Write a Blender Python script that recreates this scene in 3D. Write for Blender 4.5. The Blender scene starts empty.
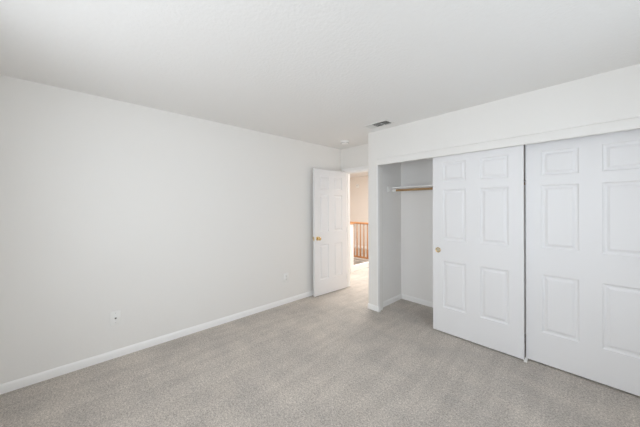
import bpy, bmesh, math
from mathutils import Vector, Matrix
S = bpy.context.scene
C = S.collection

# ------------------------------------------------------------------ camera
F_PX, YAW, HORIZON, CAM_H, ROLL = 255.85, 0.8210, 206.42, 1.4232, -0.0032
cd = bpy.data.cameras.new('camera'); cam = bpy.data.objects.new('camera', cd); C.objects.link(cam)
cd.sensor_fit = 'HORIZONTAL'; cd.sensor_width = 36.0; cd.lens = F_PX/640*36
cd.shift_y = -(213.5-HORIZON)/640
cd.clip_start = 0.02
sn, cs = math.sin(YAW), math.cos(YAW)
fw = Vector((-sn, cs, 0)); rt = Vector((cs, sn, 0)); up = Vector((0, 0, 1))
r2 = (rt*math.cos(ROLL) + up*math.sin(ROLL)); u2 = (up*math.cos(ROLL) - rt*math.sin(ROLL))
m = Matrix((r2, u2, -fw)).transposed().to_4x4(); m.translation = (0, 0, CAM_H)
cam.matrix_world = m
S.camera = cam

# ------------------------------------------------------------------ world, lights, exposure
S.view_settings.view_transform = 'Standard'; S.view_settings.look = 'None'
S.view_settings.gamma = 1.0; S.view_settings.use_curve_mapping = False
S.view_settings.exposure = 0.09
S.cycles.max_bounces = 16; S.cycles.diffuse_bounces = 12
w = bpy.data.worlds.new('sky'); S.world = w; w.use_nodes = True
w.node_tree.nodes['Background'].inputs[0].default_value = (0.80, 0.90, 1.0, 1)
w.node_tree.nodes['Background'].inputs[1].default_value = 2.0
def area(name, loc, look, sx, sy, power, col):
    l = bpy.data.lights.new(name, 'AREA'); l.shape = 'RECTANGLE'; l.size = sx; l.size_y = sy
    l.energy = power; l.color = col
    o = bpy.data.objects.new(name, l); C.objects.link(o); o.location = loc
    o.rotation_euler = Vector(look).to_track_quat('-Z', 'Y').to_euler()
    return o
area('window_daylight', (-0.95, -0.54, 1.45), (0, 1, 0), 2.4, 1.25, 14.5, (1.0, 0.99, 0.985))
area('side_fill_light', (0.64, 1.35, 1.40), (-1, 0, 0), 1.9, 1.25, 4.0, (1.0, 0.99, 0.965))  # unseen side source, added to even out the light on the left wall
area('hall_fill_light', (-3.4, 4.7, 2.40), (0, 0.001, -1), 1.8, 1.3, 80, (1.0, 0.94, 0.88))  # invented overhead source, added to brighten the hall and doorway

# ------------------------------------------------------------------ materials
def mat(name, col, rough=0.6, metal=0.0, spec=0.5):
    m = bpy.data.materials.new(name); m.use_nodes = True
    b = m.node_tree.nodes['Principled BSDF']
    b.inputs['Base Color'].default_value = (*col, 1); b.inputs['Roughness'].default_value = rough
    b.inputs['Metallic'].default_value = metal; b.inputs['Specular IOR Level'].default_value = spec
    return m, m.node_tree.nodes, m.node_tree.links, b
def bump(n, l, b, scale, strength, dist=0.002, detail=3):
    tc = n.new('ShaderNodeTexCoord'); t = n.new('ShaderNodeTexNoise')
    t.inputs['Scale'].default_value = scale; t.inputs['Detail'].default_value = detail
    bp = n.new('ShaderNodeBump'); bp.inputs['Strength'].default_value = strength; bp.inputs['Distance'].default_value = dist
    l.new(tc.outputs['Object'], t.inputs['Vector']); l.new(t.outputs['Fac'], bp.inputs['Height'])
    l.new(bp.outputs['Normal'], b.inputs['Normal'])
M = {}
m_, n, l, b = mat('wall_paint', (0.86, 0.85, 0.83), 0.7, spec=0.3); bump(n, l, b, 60, 0.25); M['wall'] = m_
m_, n, l, b = mat('ceiling_paint', (0.83, 0.825, 0.815), 0.9, spec=0.1); bump(n, l, b, 45, 0.6, 0.004); M['ceil'] = m_
m_, n, l, b = mat('door_paint', (0.83, 0.83, 0.842), 0.42, spec=0.4); bump(n, l, b, 90, 0.06, 0.0008); M['door'] = m_
m_, n, l, b = mat('trim_paint', (0.93, 0.93, 0.925), 0.45, spec=0.4); M['trim'] = m_
m_, n, l, b = mat('hall_paint', (0.87, 0.83, 0.79), 0.8, spec=0.2); bump(n, l, b, 60, 0.2); M['hall'] = m_
m_, n, l, b = mat('closet_paint_brightened', (0.92, 0.912, 0.90), 0.7, spec=0.3); bump(n, l, b, 60, 0.25); M['closet'] = m_  # whiter closet paint, lightened further so the interior looks better lit
m_, n, l, b = mat('white_plastic', (0.90, 0.90, 0.885), 0.35); M['plastic'] = m_
m_, n, l, b = mat('grey_plastic', (0.42, 0.42, 0.41), 0.5); M['greyplastic'] = m_
m_, n, l, b = mat('black_hole', (0.02, 0.02, 0.02), 0.6); M['black'] = m_
m_, n, l, b = mat('brass', (0.72, 0.53, 0.26), 0.22, 1.0); M['brass'] = m_
m_, n, l, b = mat('satin_brass', (0.62, 0.55, 0.42), 0.35, 1.0); M['dullbrass'] = m_
m_, n, l, b = mat('steel', (0.6, 0.6, 0.6), 0.35, 1.0); M['steel'] = m_
m_, n, l, b = mat('vent_enamel', (0.78, 0.78, 0.76), 0.45); M['vent'] = m_
m_, n, l, b = mat('duct_shade', (0.035, 0.035, 0.035), 0.8); M['duct'] = m_
def wood(name, c1, c2):
    m_, n, l, b = mat(name, c1, 0.38)
    tc = n.new('ShaderNodeTexCoord'); mp = n.new('ShaderNodeMapping'); mp.inputs['Scale'].default_value = (2, 30, 30)
    t = n.new('ShaderNodeTexNoise'); t.inputs['Scale'].default_value = 3; t.inputs['Detail'].default_value = 5
    r = n.new('ShaderNodeValToRGB'); r.color_ramp.elements[0].color = (*c1, 1); r.color_ramp.elements[1].color = (*c2, 1)
    r.color_ramp.elements[0].position = 0.3; r.color_ramp.elements[1].position = 0.7
    l.new(tc.outputs['Object'], mp.inputs[0]); l.new(mp.outputs[0], t.inputs['Vector']); l.new(t.outputs['Fac'], r.inputs[0])
    l.new(r.outputs[0], b.inputs['Base Color'])
    return m_
M['oak'] = wood('honey_oak', (0.36, 0.155, 0.055), (0.50, 0.24, 0.10))
M['rod'] = wood('rod_wood', (0.40, 0.24, 0.11), (0.50, 0.33, 0.17))
m_, n, l, b = mat('glass', (1, 1, 1), 0.02); b.inputs['Transmission Weight'].default_value = 1.0; b.inputs['IOR'].default_value = 1.02; M['glass'] = m_

# carpet: cut pile flecks, soft footprints and vacuum nap in its own colour
m_, n, l, b = mat('carpet', (0.4, 0.37, 0.34), 0.97, spec=0.05)
tc = n.new('ShaderNodeTexCoord')
def noise(scale, detail, rough=0.6, stretch=None):
    t = n.new('ShaderNodeTexNoise'); t.inputs['Scale'].default_value = scale; t.inputs['Detail'].default_value = detail
    t.inputs['Roughness'].default_value = rough
    if stretch:
        mp = n.new('ShaderNodeMapping'); mp.inputs['Scale'].default_value = stretch; mp.inputs['Rotation'].default_value = (0, 0, 0.5)
        l.new(tc.outputs['Object'], mp.inputs[0]); l.new(mp.outputs[0], t.inputs['Vector'])
    else: l.new(tc.outputs['Object'], t.inputs['Vector'])
    return t
def ramp(src, p0, c0, p1, c1):
    r = n.new('ShaderNodeValToRGB'); r.color_ramp.elements[0].position = p0; r.color_ramp.elements[1].position = p1
    r.color_ramp.elements[0].color = (*c0, 1); r.color_ramp.elements[1].color = (*c1, 1)
    l.new(src, r.inputs[0]); return r
def mul(a, c):
    x = n.new('ShaderNodeMix'); x.data_type = 'RGBA'; x.blend_type = 'MULTIPLY'; x.inputs[0].default_value = 1
    l.new(a, x.inputs[6]); l.new(c, x.inputs[7]); return x.outputs[2]
fine = noise(95, 4, 0.9); mid = noise(42, 5, 0.85); big = noise(1.6, 3, 0.55, (1.0, 2.2, 1))
r1 = ramp(fine.outputs['Fac'], 0.36, (0.35, 0.315, 0.28), 0.64, (0.95, 0.87, 0.79))
r2_ = ramp(mid.outputs['Fac'], 0.35, (0.72, 0.72, 0.71), 0.65, (1, 1, 1))
r3 = ramp(big.outputs['Fac'], 0.38, (0.86, 0.868, 0.88), 0.62, (1, 1, 1))
nap = noise(2.2, 2, 0.5, (4.5, 0.8, 1)); r4 = ramp(nap.outputs['Fac'], 0.42, (0.91, 0.91, 0.91), 0.58, (1, 1, 1))
l.new(mul(mul(mul(r1.outputs[0], r2_.outputs[0]), r3.outputs[0]), r4.outputs[0]), b.inputs['Base Color'])
bp = n.new('ShaderNodeBump'); bp.inputs['Strength'].default_value = 0.7; bp.inputs['Distance'].default_value = 0.006
ad = n.new('ShaderNodeMath'); ad.operation = 'ADD'
l.new(fine.outputs['Fac'], ad.inputs[0]); l.new(mid.outputs['Fac'], ad.inputs[1])
l.new(ad.outputs[0], bp.inputs['Height']); l.new(bp.outputs['Normal'], b.inputs['Normal'])
b.inputs['Sheen Weight'].default_value = 0.15
M['carpet'] = m_

# ------------------------------------------------------------------ mesh helpers
def BM(): return bmesh.new()
def box(bm, x0, x1, y0, y1, z0, z1, bev=0.0, seg=2):
    r = bmesh.ops.create_cube(bm, size=1)
    vs = r['verts']
    bmesh.ops.scale(bm, vec=(x1-x0, y1-y0, z1-z0), verts=vs)
    bmesh.ops.translate(bm, vec=((x0+x1)/2, (y0+y1)/2, (z0+z1)/2), verts=vs)
    if bev:
        es = list({e for v in vs for e in v.link_edges})
        bmesh.ops.bevel(bm, geom=es, offset=bev, segments=seg, affect='EDGES', profile=0.5)
    return vs
def lathe(bm, prof, axis='z', loc=(0, 0, 0), n=32):
    """prof: list of (radius, height) - revolved about the axis"""
    rings = []
    for r, h in prof:
        ring = []
        for k in range(n):
            a = 2*math.pi*k/n; p = (r*math.cos(a), r*math.sin(a), h)
            if axis == 'x': p = (p[2], p[0], p[1])
            elif axis == 'y': p = (p[0], p[2], p[1])
            elif axis == '-y': p = (p[0], -p[2], p[1])
            ring.append(bm.verts.new((p[0]+loc[0], p[1]+loc[1], p[2]+loc[2])))
        rings.append(ring)
    for a_, b_ in zip(rings, rings[1:]):
        for k in range(n): bm.faces.new((a_[k], a_[(k+1) % n], b_[(k+1) % n], b_[k]))
    bm.faces.new(rings[0]); bm.faces.new(rings[-1])
def prism(bm, pts, x0, x1, plane='yz'):
    """extrude a 2D outline; plane 'yz' along x, 'xz' along y"""
    def P(p, t):
        return {'yz': (t, p[0], p[1]), 'xz': (p[0], t, p[1]), 'xy': (p[0], p[1], t)}[plane]
    A = [bm.verts.new(P(p, x0)) for p in pts]; B = [bm.verts.new(P(p, x1)) for p in pts]
    bm.faces.new(A); bm.faces.new(B)
    for k in range(len(pts)): bm.faces.new((A[k], A[(k+1) % len(pts)], B[(k+1) % len(pts)], B[k]))
def obj(name, bm, m, parent=None, smooth=None):
    bmesh.ops.recalc_face_normals(bm, faces=bm.faces)
    me = bpy.data.meshes.new(name); bm.to_mesh(me); bm.free()
    o = bpy.data.objects.new(name, me); C.objects.link(o); me.materials.append(M[m])
    if smooth:
        for p in me.polygons: p.use_smooth = True
        me.set_sharp_from_angle(angle=math.radians(smooth))
    if parent: o.parent = parent
    return o
def struct(name, bm, m, parent=None, smooth=None, label=None):
    o = obj(name, bm, m, parent, smooth)
    if not parent: o['kind'] = 'structure'
    if label: o['label'] = label
    return o
def empty(name, loc, rz=0):
    o = bpy.data.objects.new(name, None); C.objects.link(o); o.location = loc; o.rotation_euler = (0, 0, rz); o.empty_display_size = 0.1
    return o
def thing(name, label, cat, loc, rz=0, group=None):
    o = empty(name, loc, rz); return tag(o, label, cat, group)
def tag(o, label, cat, group=None):
    o['label'] = label; o['category'] = cat
    if group: o['group'] = group
    return o

# ------------------------------------------------------------------ dimensions
H = 2.44
XL = -3.096                 # face of left wall
YC = 2.928                  # face of closet wall
CX0, CX1 = -2.163, -1.994   # closet wall stub (the column)
OPR = 0.40                  # right end of closet opening
YE = 3.40                   # entry wall face
YCB = 3.61                  # closet back
XR, YB = 0.70, -0.62        # right wall and window wall, behind the camera
T = 0.11

# ------------------------------------------------------------------ shell
bm = BM()
xs = [-6.6, -5.4, -3.66, 0.9]; ys = [-0.8, 4.33, 5.30, 7.2]
V = {(i, j): bm.verts.new((x, y, 0)) for i, x in enumerate(xs) for j, y in enumerate(ys)}
for i in range(3):
    for j in range(3):
        if (i, j) == (1, 1): continue
        bm.faces.new((V[i, j], V[i+1, j], V[i+1, j+1], V[i, j+1]))
g = bmesh.ops.extrude_face_region(bm, geom=list(bm.faces))
bmesh.ops.translate(bm, vec=(0, 0, -0.25), verts=[v for v in g['geom'] if isinstance(v, bmesh.types.BMVert)])
struct('floor', bm, 'carpet')
bm = BM()
box(bm, -6.6, 0.9, -0.8, 4.0, H, H+0.12); box(bm, -6.6, 0.9, 5.4, 7.2, H, H+0.12)
box(bm, -6.6, -4.35, 4.0, 5.4, H, H+0.12); box(bm, -2.45, 0.9, 4.0, 5.4, H, H+0.12)
struct('ceiling', bm, 'ceil')
bm = BM(); box(bm, XL-T, XL, YB, YE, 0, H); struct('wall_left', bm, 'wall')
# closet wall with its opening, bullnose outer corner
bm = BM()
prism(bm, [(CX0, 0), (CX1, 0), (CX1, 2.03), (OPR, 2.03), (OPR, 0), (XR, 0), (XR, H), (CX0, H)], YC, YC+T, 'xz')
es = [e for e in bm.edges if all(abs(v.co.x-CX0) < 1e-4 and abs(v.co.y-YC) < 1e-4 for v in e.verts)]
bmesh.ops.bevel(bm, geom=es, offset=0.018, segments=5, affect='EDGES', profile=0.5)
struct('wall_closet_front', bm, 'wall', smooth=35)
bm = BM(); box(bm, CX0, -2.042, YC+T, YCB+T, 0, H); struct('wall_closet_left', bm, 'closet')
bm = BM(); box(bm, -2.042, OPR+0.30, YCB, YCB+T, 0, H); struct('wall_closet_back', bm, 'closet')
bm = BM(); box(bm, OPR+0.19, OPR+0.30, YC+T, YCB, 0, H); struct('wall_closet_right', bm, 'closet')
# entry wall with doorway
DX0, DX1, DH = -3.003, -2.250, 2.03
bm = BM()
prism(bm, [(-6.6, 0), (DX0, 0), (DX0, DH), (DX1, DH), (DX1, 0), (CX0, 0), (CX0, H), (-6.6, H)], YE, YE+T, 'xz')
struct('wall_entry', bm, 'wall')
# window wall behind the camera
def wall_hole_xz(name, x0, x1, y0, y1, hx0, hx1, hz0, hz1, m):
    bm = BM()
    box(bm, x0, hx0, y0, y1, 0, H); box(bm, hx1, x1, y0, y1, 0, H)
    box(bm, hx0, hx1, y0, y1, 0, hz0); box(bm, hx0, hx1, y0, y1, hz1, H)
    return struct(name, bm, m)
def wall_hole_yz(name, x0, x1, y0, y1, hy0, hy1, hz0, hz1, m):
    bm = BM()
    box(bm, x0, x1, y0, hy0, 0, H); box(bm, x0, x1, hy1, y1, 0, H)
    box(bm, x0, x1, hy0, hy1, 0, hz0); box(bm, x0, x1, hy0, hy1, hz1, H)
    return struct(name, bm, m)
wall_hole_xz('wall_front', XL-T, XR+T, YB-T, YB, -2.20, 0.30, 0.75, 2.15, 'wall')
wall_hole_yz('wall_right', XR, XR+T, YB, YC, 0.35, 2.35, 0.75, 2.10, 'wall')
bm = BM(); box(bm, -1.05, -0.95, YCB+T, 7.0, 0, H); struct('wall_hall_right', bm, 'hall')
bm = BM(); box(bm, -6.6, -0.95, 7.0, 7.12, -2.4, H); struct('wall_hall_back', bm, 'hall')
bm = BM(); box(bm, -6.72, -6.6, YE, 7.12, -2.4, H); struct('wall_hall_left', bm, 'hall')
# stairwell lining below the hall floor
bm = BM()
box(bm, -5.5, -5.4, 4.25, 5.40, -2.4, -0.25); box(bm, -3.66, -3.56, 4.25, 5.40, -2.4, -0.25)
box(bm, -5.4, -3.66, 4.23, 4.33, -2.4, -0.25); box(bm, -5.4, -3.66, 5.30, 5.40, -2.4, -0.25)
struct('wall_stairwell', bm, 'hall')
bm = BM(); box(bm, -5.4, -3.66, 4.33, 5.30, -2.5, -2.4); struct('floor_stair', bm, 'carpet')

def window(name, axis, a0, a1, z0, z1, c):
    """frame with a mullion and one pane, at coordinate c on the other axis"""
    bm = BM(); t = 0.045
    def bx(p0, p1, q0, q1):
        if axis == 'x': box(bm, p0, p1, c-0.03, c+0.03, q0, q1)
        else: box(bm, c-0.03, c+0.03, p0, p1, q0, q1)
    bx(a0, a0+t, z0, z1); bx(a1-t, a1, z0, z1); bx(a0+t, a1-t, z0, z0+t); bx(a0+t, a1-t, z1-t, z1)
    bx((a0+a1)/2-0.02, (a0+a1)/2+0.02, z0+t, z1-t)
    o = struct(name, bm, 'trim')
    bm = BM()
    if axis == 'x': box(bm, a0+t, a1-t, c-0.003, c+0.003, z0+t, z1-t)
    else: box(bm, c-0.003, c+0.003, a0+t, a1-t, z0+t, z1-t)
    p = obj('window_pane', bm, 'glass', o)
window('window_1', 'x', -2.20, 0.30, 0.75, 2.15, YB-0.07)
window('added_side_window', 'y', 0.35, 2.35, 0.75, 2.10, XR+0.07)  # unseen window, added to go with the side fill
bm = BM()
box(bm, -4.41, -4.35, 3.94, 5.46, H+0.12, H+0.2); box(bm, -2.45, -2.39, 3.94, 5.46, H+0.12, H+0.2)
box(bm, -4.35, -2.45, 3.94, 4.0, H+0.12, H+0.2); box(bm, -4.35, -2.45, 5.4, 5.46, H+0.12, H+0.2)
w3 = struct('added_skylight', bm, 'trim')  # invented skylight frame over the added hall light, out of view
bm = BM(); box(bm, -4.35, -2.45, 4.0, 5.4, H+0.15, H+0.156); obj('window_pane', bm, 'glass', w3)

# ------------------------------------------------------------------ baseboards
BH, BT = 0.071, 0.014
def bprof(sgn=1):      # offset from the wall, height
    return [(0, 0), (BT*sgn, 0), (BT*sgn, BH*0.72), (BT*0.72*sgn, BH*0.86), (BT*0.5*sgn, BH*0.93), (BT*0.3*sgn, BH), (0, BH)]
def base_x(bm, x0, x1, yw, sgn): prism(bm, [(yw+d, z) for d, z in bprof(sgn)], x0, x1, 'yz')
def base_y(bm, y0, y1, xw, sgn): prism(bm, [(xw+d, z) for d, z in bprof(sgn)], y0, y1, 'xz')
bm = BM(); base_y(bm, YB, YE, XL, 1); struct('baseboard_left', bm, 'trim', smooth=40)
bm = BM(); base_x(bm, OPR, XR, YC, -1); struct('baseboard_closet_right', bm, 'trim', smooth=40)
# baseboard wrapping round the end of the closet wall
bm = BM()
path = [(CX0, YE), (CX0, YC+0.018), (CX0+0.005, YC+0.005), (CX0+0.018, YC), (CX1, YC), (CX1, YC+0.03)]
nrm = [(-1, 0), (-1, 0), (-.707, -.707), (0, -1), (1, -1), (1, 0)]
rings = []
for (px, py), (nx, ny) in zip(path, nrm):
    rings.append([bm.verts.new((px+nx*d, py+ny*d, z)) for d, z in bprof(1)])
for a_, b_ in zip(rings, rings[1:]):
    for k in range(7): bm.faces.new((a_[k], a_[(k+1) % 7], b_[(k+1) % 7], b_[k]))
bm.faces.new(rings[0]); bm.faces.new(rings[-1])
struct('baseboard_column', bm, 'trim', smooth=50)
bm = BM(); base_y(bm, YC+T, YCB, -2.042, 1); struct('baseboard_closet_side', bm, 'trim', smooth=40)
bm = BM(); base_x(bm, -2.042+BT, OPR+0.19, YCB, -1); struct('baseboard_closet_back', bm, 'trim', smooth=40)
bm = BM(); base_x(bm, XL+BT, DX0-0.06, YE, -1); struct('baseboard_entry', bm, 'trim', smooth=40)
bm = BM(); base_x(bm, -6.6, -1.05, 7.0, -1); struct('baseboard_hall', bm, 'trim', smooth=40)
bm = BM(); base_x(bm, XL+BT, XR, YB, 1); base_y(bm, YB+BT, YC-BT, XR, -1); struct('baseboard_front', bm, 'trim', smooth=40)

# ------------------------------------------------------------------ trim
# doorway jamb and casing
bm = BM()
box(bm, DX0, DX0+0.018, YE-0.004, YE+T+0.004, 0, DH-0.018)
box(bm, DX1-0.018, DX1, YE-0.004, YE+T+0.004, 0, DH-0.018)
box(bm, DX0, DX1, YE-0.004, YE+T+0.004, DH-0.018, DH)
box(bm, DX0+0.018, DX0+0.030, YE+0.045, YE+0.08, 0, DH-0.030)
box(bm, DX1-0.030, DX1-0.018, YE+0.045, YE+0.08, 0, DH-0.030)
box(bm, DX0+0.018, DX1-0.018, YE+0.045, YE+0.08, DH-0.030, DH-0.018)
struct('trim_1', bm, 'trim')
def casing(name, y0, y1):
    bm = BM(); cw = 0.058
    box(bm, DX0-cw+0.006, DX0+0.006, y0, y1, 0, DH-0.006+cw, 0.004)
    box(bm, DX1-0.006, min(DX1-0.006+cw, CX0-0.004), y0, y1, 0, DH-0.006+cw, 0.004)
    box(bm, DX0+0.006, DX1-0.006, y0, y1, DH-0.006, DH-0.006+cw, 0.004)
    struct(name, bm, 'trim')
casing('trim_2', YE-0.016, YE-0.004); casing('trim_3', YE+T+0.004, YE+T+0.016)
# closet opening: head fascia hiding the track, side jamb, track
ZD, ZT = 1.975, 2.056
bm = BM()
prism(bm, [(YC-0.020, ZD), (YC+0.012, ZD), (YC+0.012, ZT-0.03), (YC, ZT-0.03), (YC, ZT), (YC-0.010, ZT), (YC-0.017, ZT-0.004), (YC-0.020, ZT-0.014)], CX1-0.014, OPR+0.05, 'yz')
struct('trim_4', bm, 'wall', smooth=30)
bm = BM(); box(bm, CX1-0.016, CX1+0.004, YC-0.012, YC+0.028, BH, ZD, 0.003); struct('trim_5', bm, 'trim')
bm = BM(); box(bm, CX1, OPR, YC+0.018, YC+0.105, 2.005, 2.03); struct('trim_6', bm, 'steel')

# ------------------------------------------------------------------ six panel doors
def door_mesh(w, h, t, cols, rows):
    """face towards -Y at y=0, back at y=t, x 0..w, z 0..h; moulded raised panels both sides"""
    bm = BM()
    gx = sorted({0, w, *[c for p in cols for c in p]}); gz = sorted({0, h, *[c for p in rows for c in p]})
    panels = []
    fr = {}
    for side, y in ((0, 0.0), (1, t)):
        vv = {(i, j): bm.verts.new((x, y, z)) for i, x in enumerate(gx) for j, z in enumerate(gz)}
        fr[side] = vv
        for i in range(len(gx)-1):
            for j in range(len(gz)-1):
                q = (vv[i, j], vv[i+1, j], vv[i+1, j+1], vv[i, j+1])
                f = bm.faces.new(q if side == 0 else q[::-1])
                if any(abs(gx[i]-c[0]) < 1e-6 for c in cols) and any(abs(gz[j]-r[0]) < 1e-6 for r in rows): panels.append(f)
    I, J = len(gx)-1, len(gz)-1
    A, B = fr[0], fr[1]
    for i in range(I):
        bm.faces.new((A[i, 0], B[i, 0], B[i+1, 0], A[i+1, 0])); bm.faces.new((A[i, J], A[i+1, J], B[i+1, J], B[i, J]))
    for j in range(J):
        bm.faces.new((A[0, j], A[0, j+1], B[0, j+1], B[0, j])); bm.faces.new((A[I, j], B[I, j], B[I, j+1], A[I, j+1]))
    bmesh.ops.recalc_face_normals(bm, faces=bm.faces)
    for th, dp in ((0.004, -0.006), (0.008, -0.005), (0.012, 0.0), (0.017, 0.009)):
        bmesh.ops.inset_individual(bm, faces=panels, thickness=th, depth=dp, use_even_offset=True)
    return bm
def cols_for(w, mg, mu):
    p = (w-2*mg-mu)/2
    return [(mg, mg+p), (w-mg-p, w-mg)]
ROWS = [(0.278, 0.795), (1.030, 1.592), (1.678, 1.895)]
def finger_pull(parent, x, z, y):
    bm = BM()
    lathe(bm, [(0.0295, 0.0), (0.0295, 0.0015), (0.027, 0.003), (0.024, 0.0025), (0.0215, 0.0004)], '-y', (x, y, z), 36)
    o = obj('finger_pull', bm, 'brass', parent, 40); o['label'] = 'round brass finger pull'
    bm = BM(); lathe(bm, [(0.0215, 0.0006), (0.018, 0.0010), (0.006, 0.0016)], '-y', (x, y, z), 36)
    obj('pull_cup', bm, 'dullbrass', o, 40)
DW = 0.826
def closet_door(name, x, y, label):
    o = struct(name, door_mesh(DW, 1.985, 0.035, cols_for(DW, 0.112, 0.130), ROWS), 'door', label=label)
    o.location = (x, y, 0.014)
    return o
d1 = closet_door('door_1', -1.271, YC+0.030, 'white six panel sliding closet door at the open end, with a brass finger pull')
finger_pull(d1, 0.058, 0.912, 0)
d2 = closet_door('door_2', -0.437, YC+0.082, 'white six panel sliding closet door at the right edge')
finger_pull(d2, DW-0.058, 0.912, 0)
# bedroom door, opened back towards the left wall
EW = 0.716
pv = (DX0+0.012, YE-0.014)        # hinge line
ang = math.atan2(2.652-3.39, -2.980+2.945)          # from hinge to free edge
ed = struct('door_3', door_mesh(EW, 2.005, 0.035, cols_for(EW, 0.105, 0.115), [(0.24, 0.80), (1.00, 1.60), (1.685, 1.90)]), 'door',
            label='white six panel bedroom door standing open against the left wall')
# local x runs hinge -> free edge, face y=0 should look towards +X (room)
# with local x = direction d, local -y = d rotated -90deg -> for d ~ -Y that is -X; so shift: visible face is local y=t
t_ = 0.035
d = Vector((math.cos(ang), math.sin(ang), 0)); ny = Vector((-d.y, d.x, 0))   # local +y in world ( ~ +X )
org = Vector((-2.9461, 3.372, 0.012)) - ny*t_
ed.location = org; ed.rotation_euler = (0, 0, ang)
def knob(parent, x, z, y, ax):
    bm = BM()
    lathe(bm, [(0.031, 0.0), (0.031, 0.004), (0.026, 0.008), (0.012, 0.011), (0.010, 0.030), (0.016, 0.036), (0.025, 0.043), (0.0275, 0.053), (0.024, 0.061), (0.014, 0.066)], ax, (x, y, z), 32)
    o = obj('door_knob', bm, 'brass', parent, 50); o['label'] = 'round polished brass knob'
knob(ed, EW-0.062, 0.905, t_, 'y'); knob(ed, EW-0.062, 0.905, 0, '-y')
bm = BM(); box(bm, EW-0.0005, EW+0.0012, 0.006, 0.029, 0.875, 0.935); obj('latch_plate', bm, 'brass', ed)
for z in (0.20, 1.0, 1.80):
    bm = BM(); lathe(bm, [(0.006, 0), (0.006, 0.09)], 'z', (-0.003, t_+0.004, z-0.045), 12)
    obj('hinge', bm, 'trim', ed, 40)

# ------------------------------------------------------------------ closet fittings
bm = BM(); box(bm, -2.042, OPR+0.19, 3.355, YCB, 1.687, 1.706, 0.002)
o = obj('closet_shelf', bm, 'trim'); tag(o, 'white painted shelf across the closet above the wooden rod', 'shelf')
sh = o
r = thing('closet_rod', 'round wooden hanging rod under the white closet shelf', 'closet rod', (-2.042, 3.385, 1.655))
bm = BM(); lathe(bm, [(0.0165, 0.012), (0.0165, OPR+0.19+2.042-0.012)], 'x', (0, 0, 0), 24); obj('rod', bm, 'rod', r, 40)
for x0, s in ((0, 1), (OPR+0.19+2.042, -1)):
    bm = BM(); lathe(bm, [(0.030, 0), (0.030, 0.003*s), (0.023, 0.006*s), (0.021, 0.055*s), (0.0172, 0.055*s)], 'x', (x0, 0, 0), 28)
    q = obj('rod_socket', bm, 'plastic', r, 40); q['label'] = 'white round socket holding the rod end'
# small wall hook on the closet side wall, in front of the rod
hk = thing('wall_hook', 'small white hook on the closet side wall left of the rod end', 'hook', (-2.042, 3.25, 1.665))
bm = BM(); box(bm, 0, 0.008, -0.014, 0.014, -0.040, 0.040, 0.0015); obj('back_plate', bm, 'plastic', hk)
bm = BM(); box(bm, 0.008, 0.026, -0.005, 0.005, -0.030, -0.021, 0.002); box(bm, 0.020, 0.027, -0.005, 0.005, -0.021, -0.002, 0.002); obj('prong', bm, 'plastic', hk)
# floor guide between the sliding doors
g_ = thing('door_guide', 'small white plastic floor guide where the two sliding doors meet', 'door guide', (-0.438, YC+0.055, 0))
bm = BM(); box(bm, -0.008, 0.014, -0.034, 0.070, 0.0, 0.003); obj('foot_plate', bm, 'plastic', g_)
for y0, y1 in ((-0.034, -0.026), (0.0085, 0.0155)):
    bm = BM(); box(bm, -0.007, 0.013, y0, y1, 0.003, 0.022, 0.001); obj('fin', bm, 'plastic', g_)

# ------------------------------------------------------------------ wall plates
cj = thing('cable_outlet', 'white wall plate with a dark round cable jack, low on the left wall', 'wall outlet', (XL, 0.232, 0.376))
bm = BM(); box(bm, 0, 0.009, -0.040, 0.040, -0.064, 0.064, 0.0016, 2); obj('wall_plate', bm, 'plastic', cj, 40)
bm = BM(); lathe(bm, [(0.0085, 0.008), (0.0085, 0.0115), (0.0055, 0.0115), (0.0055, 0.0165), (0.003, 0.0165)], 'x', (0, 0.0, -0.003), 20); k_ = obj('jack', bm, 'greyplastic', cj, 40); k_['label'] = 'dark grey round threaded jack'
bm = BM(); lathe(bm, [(0.0045, 0.0166), (0.004, 0.0170)], 'x', (0, 0.0, -0.003), 16); obj('jack_hole', bm, 'black', k_)
for z in (0.045, -0.045):
    bm = BM(); lathe(bm, [(0.0035, 0.008), (0.003, 0.0102)], 'x', (0, 0, z), 14)
    obj('screw', bm, 'steel', cj, 40)
du = thing('power_outlet', 'white duplex power outlet low on the left wall, nearer the open door', 'wall outlet', (XL, 2.195, 0.382))
bm = BM(); box(bm, 0, 0.009, -0.040, 0.040, -0.064, 0.064, 0.0016, 2); obj('wall_plate', bm, 'plastic', du, 40)
for z in (0.022, -0.022):
    bm = BM(); box(bm, 0.007, 0.0115, -0.017, 0.017, z-0.015, z+0.015, 0.003); q = obj('socket', bm, 'plastic', du, 40)
    bm = BM(); box(bm, 0.0110, 0.0118, -0.0085, -0.0060, z-0.004, z+0.008); box(bm, 0.0110, 0.0118, 0.0060, 0.0085, z-0.003, z+0.007)
    lathe(bm, [(0.0027, 0.0110), (0.0027, 0.0118)], 'x', (0, 0, z-0.009), 10); obj('slots', bm, 'black', q)
bm = BM(); lathe(bm, [(0.0035, 0.008), (0.003, 0.0102)], 'x', (0, 0, 0), 14); obj('screw', bm, 'steel', du, 40)

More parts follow.
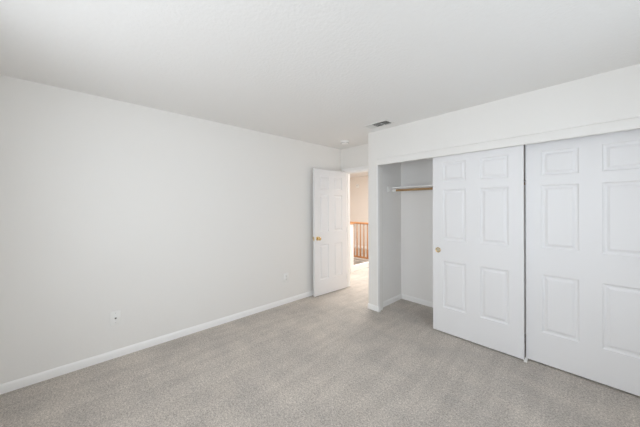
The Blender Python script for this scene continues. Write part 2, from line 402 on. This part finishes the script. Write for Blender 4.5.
# ------------------------------------------------------------------ ceiling fittings
sd = thing('smoke_detector', 'round white smoke detector on the bedroom ceiling near the doorway', 'smoke detector', (-2.667, 3.02, H))
bm = BM(); lathe(bm, [(0.074, 0.0), (0.074, -0.008), (0.066, -0.012)], 'z', n=40); obj('mounting_ring', bm, 'plastic', sd, 40)
bm = BM(); lathe(bm, [(0.060, -0.010), (0.062, -0.024), (0.052, -0.036), (0.030, -0.041), (0.010, -0.042)], 'z', n=40); c_ = obj('cover', bm, 'plastic', sd, 50)
bm = BM()
for k in range(14):
    a = 2*math.pi*k/14; rr = 0.0585
    vs = box(bm, -0.004, 0.004, -0.010, 0.010, -0.031, -0.025)
    bmesh.ops.rotate(bm, verts=vs, cent=(0, 0, 0), matrix=Matrix.Rotation(a, 3, 'Z'))
    bmesh.ops.translate(bm, verts=vs, vec=(rr*math.cos(a), rr*math.sin(a), 0))
obj('sensing_slots', bm, 'greyplastic', c_)
# supply register: frame and three louvre banks
vt = thing('ceiling_vent', 'rectangular three-way metal air vent in the ceiling near the closet corner', 'air vent', (-1.830, 2.700, H))
VX, VY = 0.148, 0.064
bm = BM(); fw_ = 0.024
box(bm, -VX-fw_, VX+fw_, -VY-fw_, -VY, -0.006, 0, 0.002); box(bm, -VX-fw_, VX+fw_, VY, VY+fw_, -0.006, 0, 0.002)
box(bm, -VX-fw_, -VX, -VY, VY, -0.006, 0, 0.002); box(bm, VX, VX+fw_, -VY, VY, -0.006, 0, 0.002)
box(bm, -0.064, -0.059, -VY, VY, -0.006, 0); box(bm, 0.056, 0.061, -VY, VY, -0.006, 0)
obj('frame', bm, 'vent', vt)
bm = BM(); box(bm, -VX, VX, -VY, VY, -0.0015, 0.0); obj('duct_shade_sheet', bm, 'duct', vt)  # thin near-black sheet stands in for the shade inside the duct
def louvres(x0, x1, along, tilt, nl):
    bm = BM()
    for k in range(nl):
        f = (k+0.5)/nl
        if along == 'y':
            vs = box(bm, -0.0055, 0.0055, -VY, VY, -0.0004, 0.0004)
            bmesh.ops.rotate(bm, verts=vs, cent=(0, 0, 0), matrix=Matrix.Rotation(tilt, 3, 'Y'))
            bmesh.ops.translate(bm, verts=vs, vec=(x0+(x1-x0)*f, 0, -0.007))
        else:
            vs = box(bm, x0, x1, -0.0055, 0.0055, -0.0004, 0.0004)
            bmesh.ops.rotate(bm, verts=vs, cent=(0, 0, 0), matrix=Matrix.Rotation(tilt, 3, 'X'))
            bmesh.ops.translate(bm, verts=vs, vec=(0, -VY+2*VY*f, -0.007))
    obj('louvre_bank', bm, 'vent', vt)
louvres(-VX, -0.064, 'y', math.radians(-45), 7)
louvres(-0.059, 0.056, 'x', math.radians(15), 8)
louvres(0.061, VX, 'y', math.radians(45), 7)

# ------------------------------------------------------------------ hall
# half wall end and low curb beside the stairwell
bm = BM(); box(bm, -5.4, -3.58, 4.24, 4.33, 0, 1.035); struct('wall_hall_low', bm, 'trim')
bm = BM(); box(bm, -3.66, -3.60, 4.33, 5.27, 0, 0.115, 0.003); struct('trim_7', bm, 'trim')
bm = BM(); box(bm, -5.4, -3.56, 4.22, 4.35, 1.035, 1.055, 0.005); struct('trim_8', bm, 'oak')
rl = thing('stair_railing', 'honey oak stair railing with slim balusters seen through the doorway', 'railing', (-4.4, 5.36, 0))
bm = BM(); box(bm, -0.98, 1.02, -0.032, 0.032, 0.955, 1.005, 0.014, 3); obj('handrail', bm, 'oak', rl, 40)
bm = BM(); box(bm, -0.98, 1.02, -0.028, 0.028, 0.072, 0.110, 0.004); obj('bottom_rail', bm, 'oak', rl)
k = 0; x = -0.92
while x < 0.98:
    bm = BM(); box(bm, x-0.0165, x+0.0165, -0.0165, 0.0165, 0.110, 0.30, 0.002)
    lathe(bm, [(0.0155, 0.30), (0.011, 0.315), (0.0165, 0.34), (0.014, 0.60), (0.0115, 0.955)], 'z', (x, 0, 0), 14)
    obj('baluster', bm, 'oak', rl, 40); x += 0.112
for x in (-1.02, 1.06):
    bm = BM(); box(bm, x-0.042, x+0.042, -0.042, 0.042, 0, 1.05, 0.004); box(bm, x-0.052, x+0.052, -0.052, 0.052, 1.05, 1.075, 0.006)
    obj('newel_post', bm, 'oak', rl)
ch = thing('hall_detector', 'small round white detector high on the hall wall beyond the doorway', 'smoke detector', (-5.60, 7.0, 2.13))
bm = BM(); lathe(bm, [(0.075, 0), (0.075, 0.012), (0.06, 0.03), (0.03, 0.036)], '-y', n=32); obj('cover', bm, 'plastic', ch, 40)
bm = BM(); lathe(bm, [(0.016, 0.036), (0.014, 0.040)], '-y', n=20); obj('test_button', bm, 'greyplastic', ch, 40)
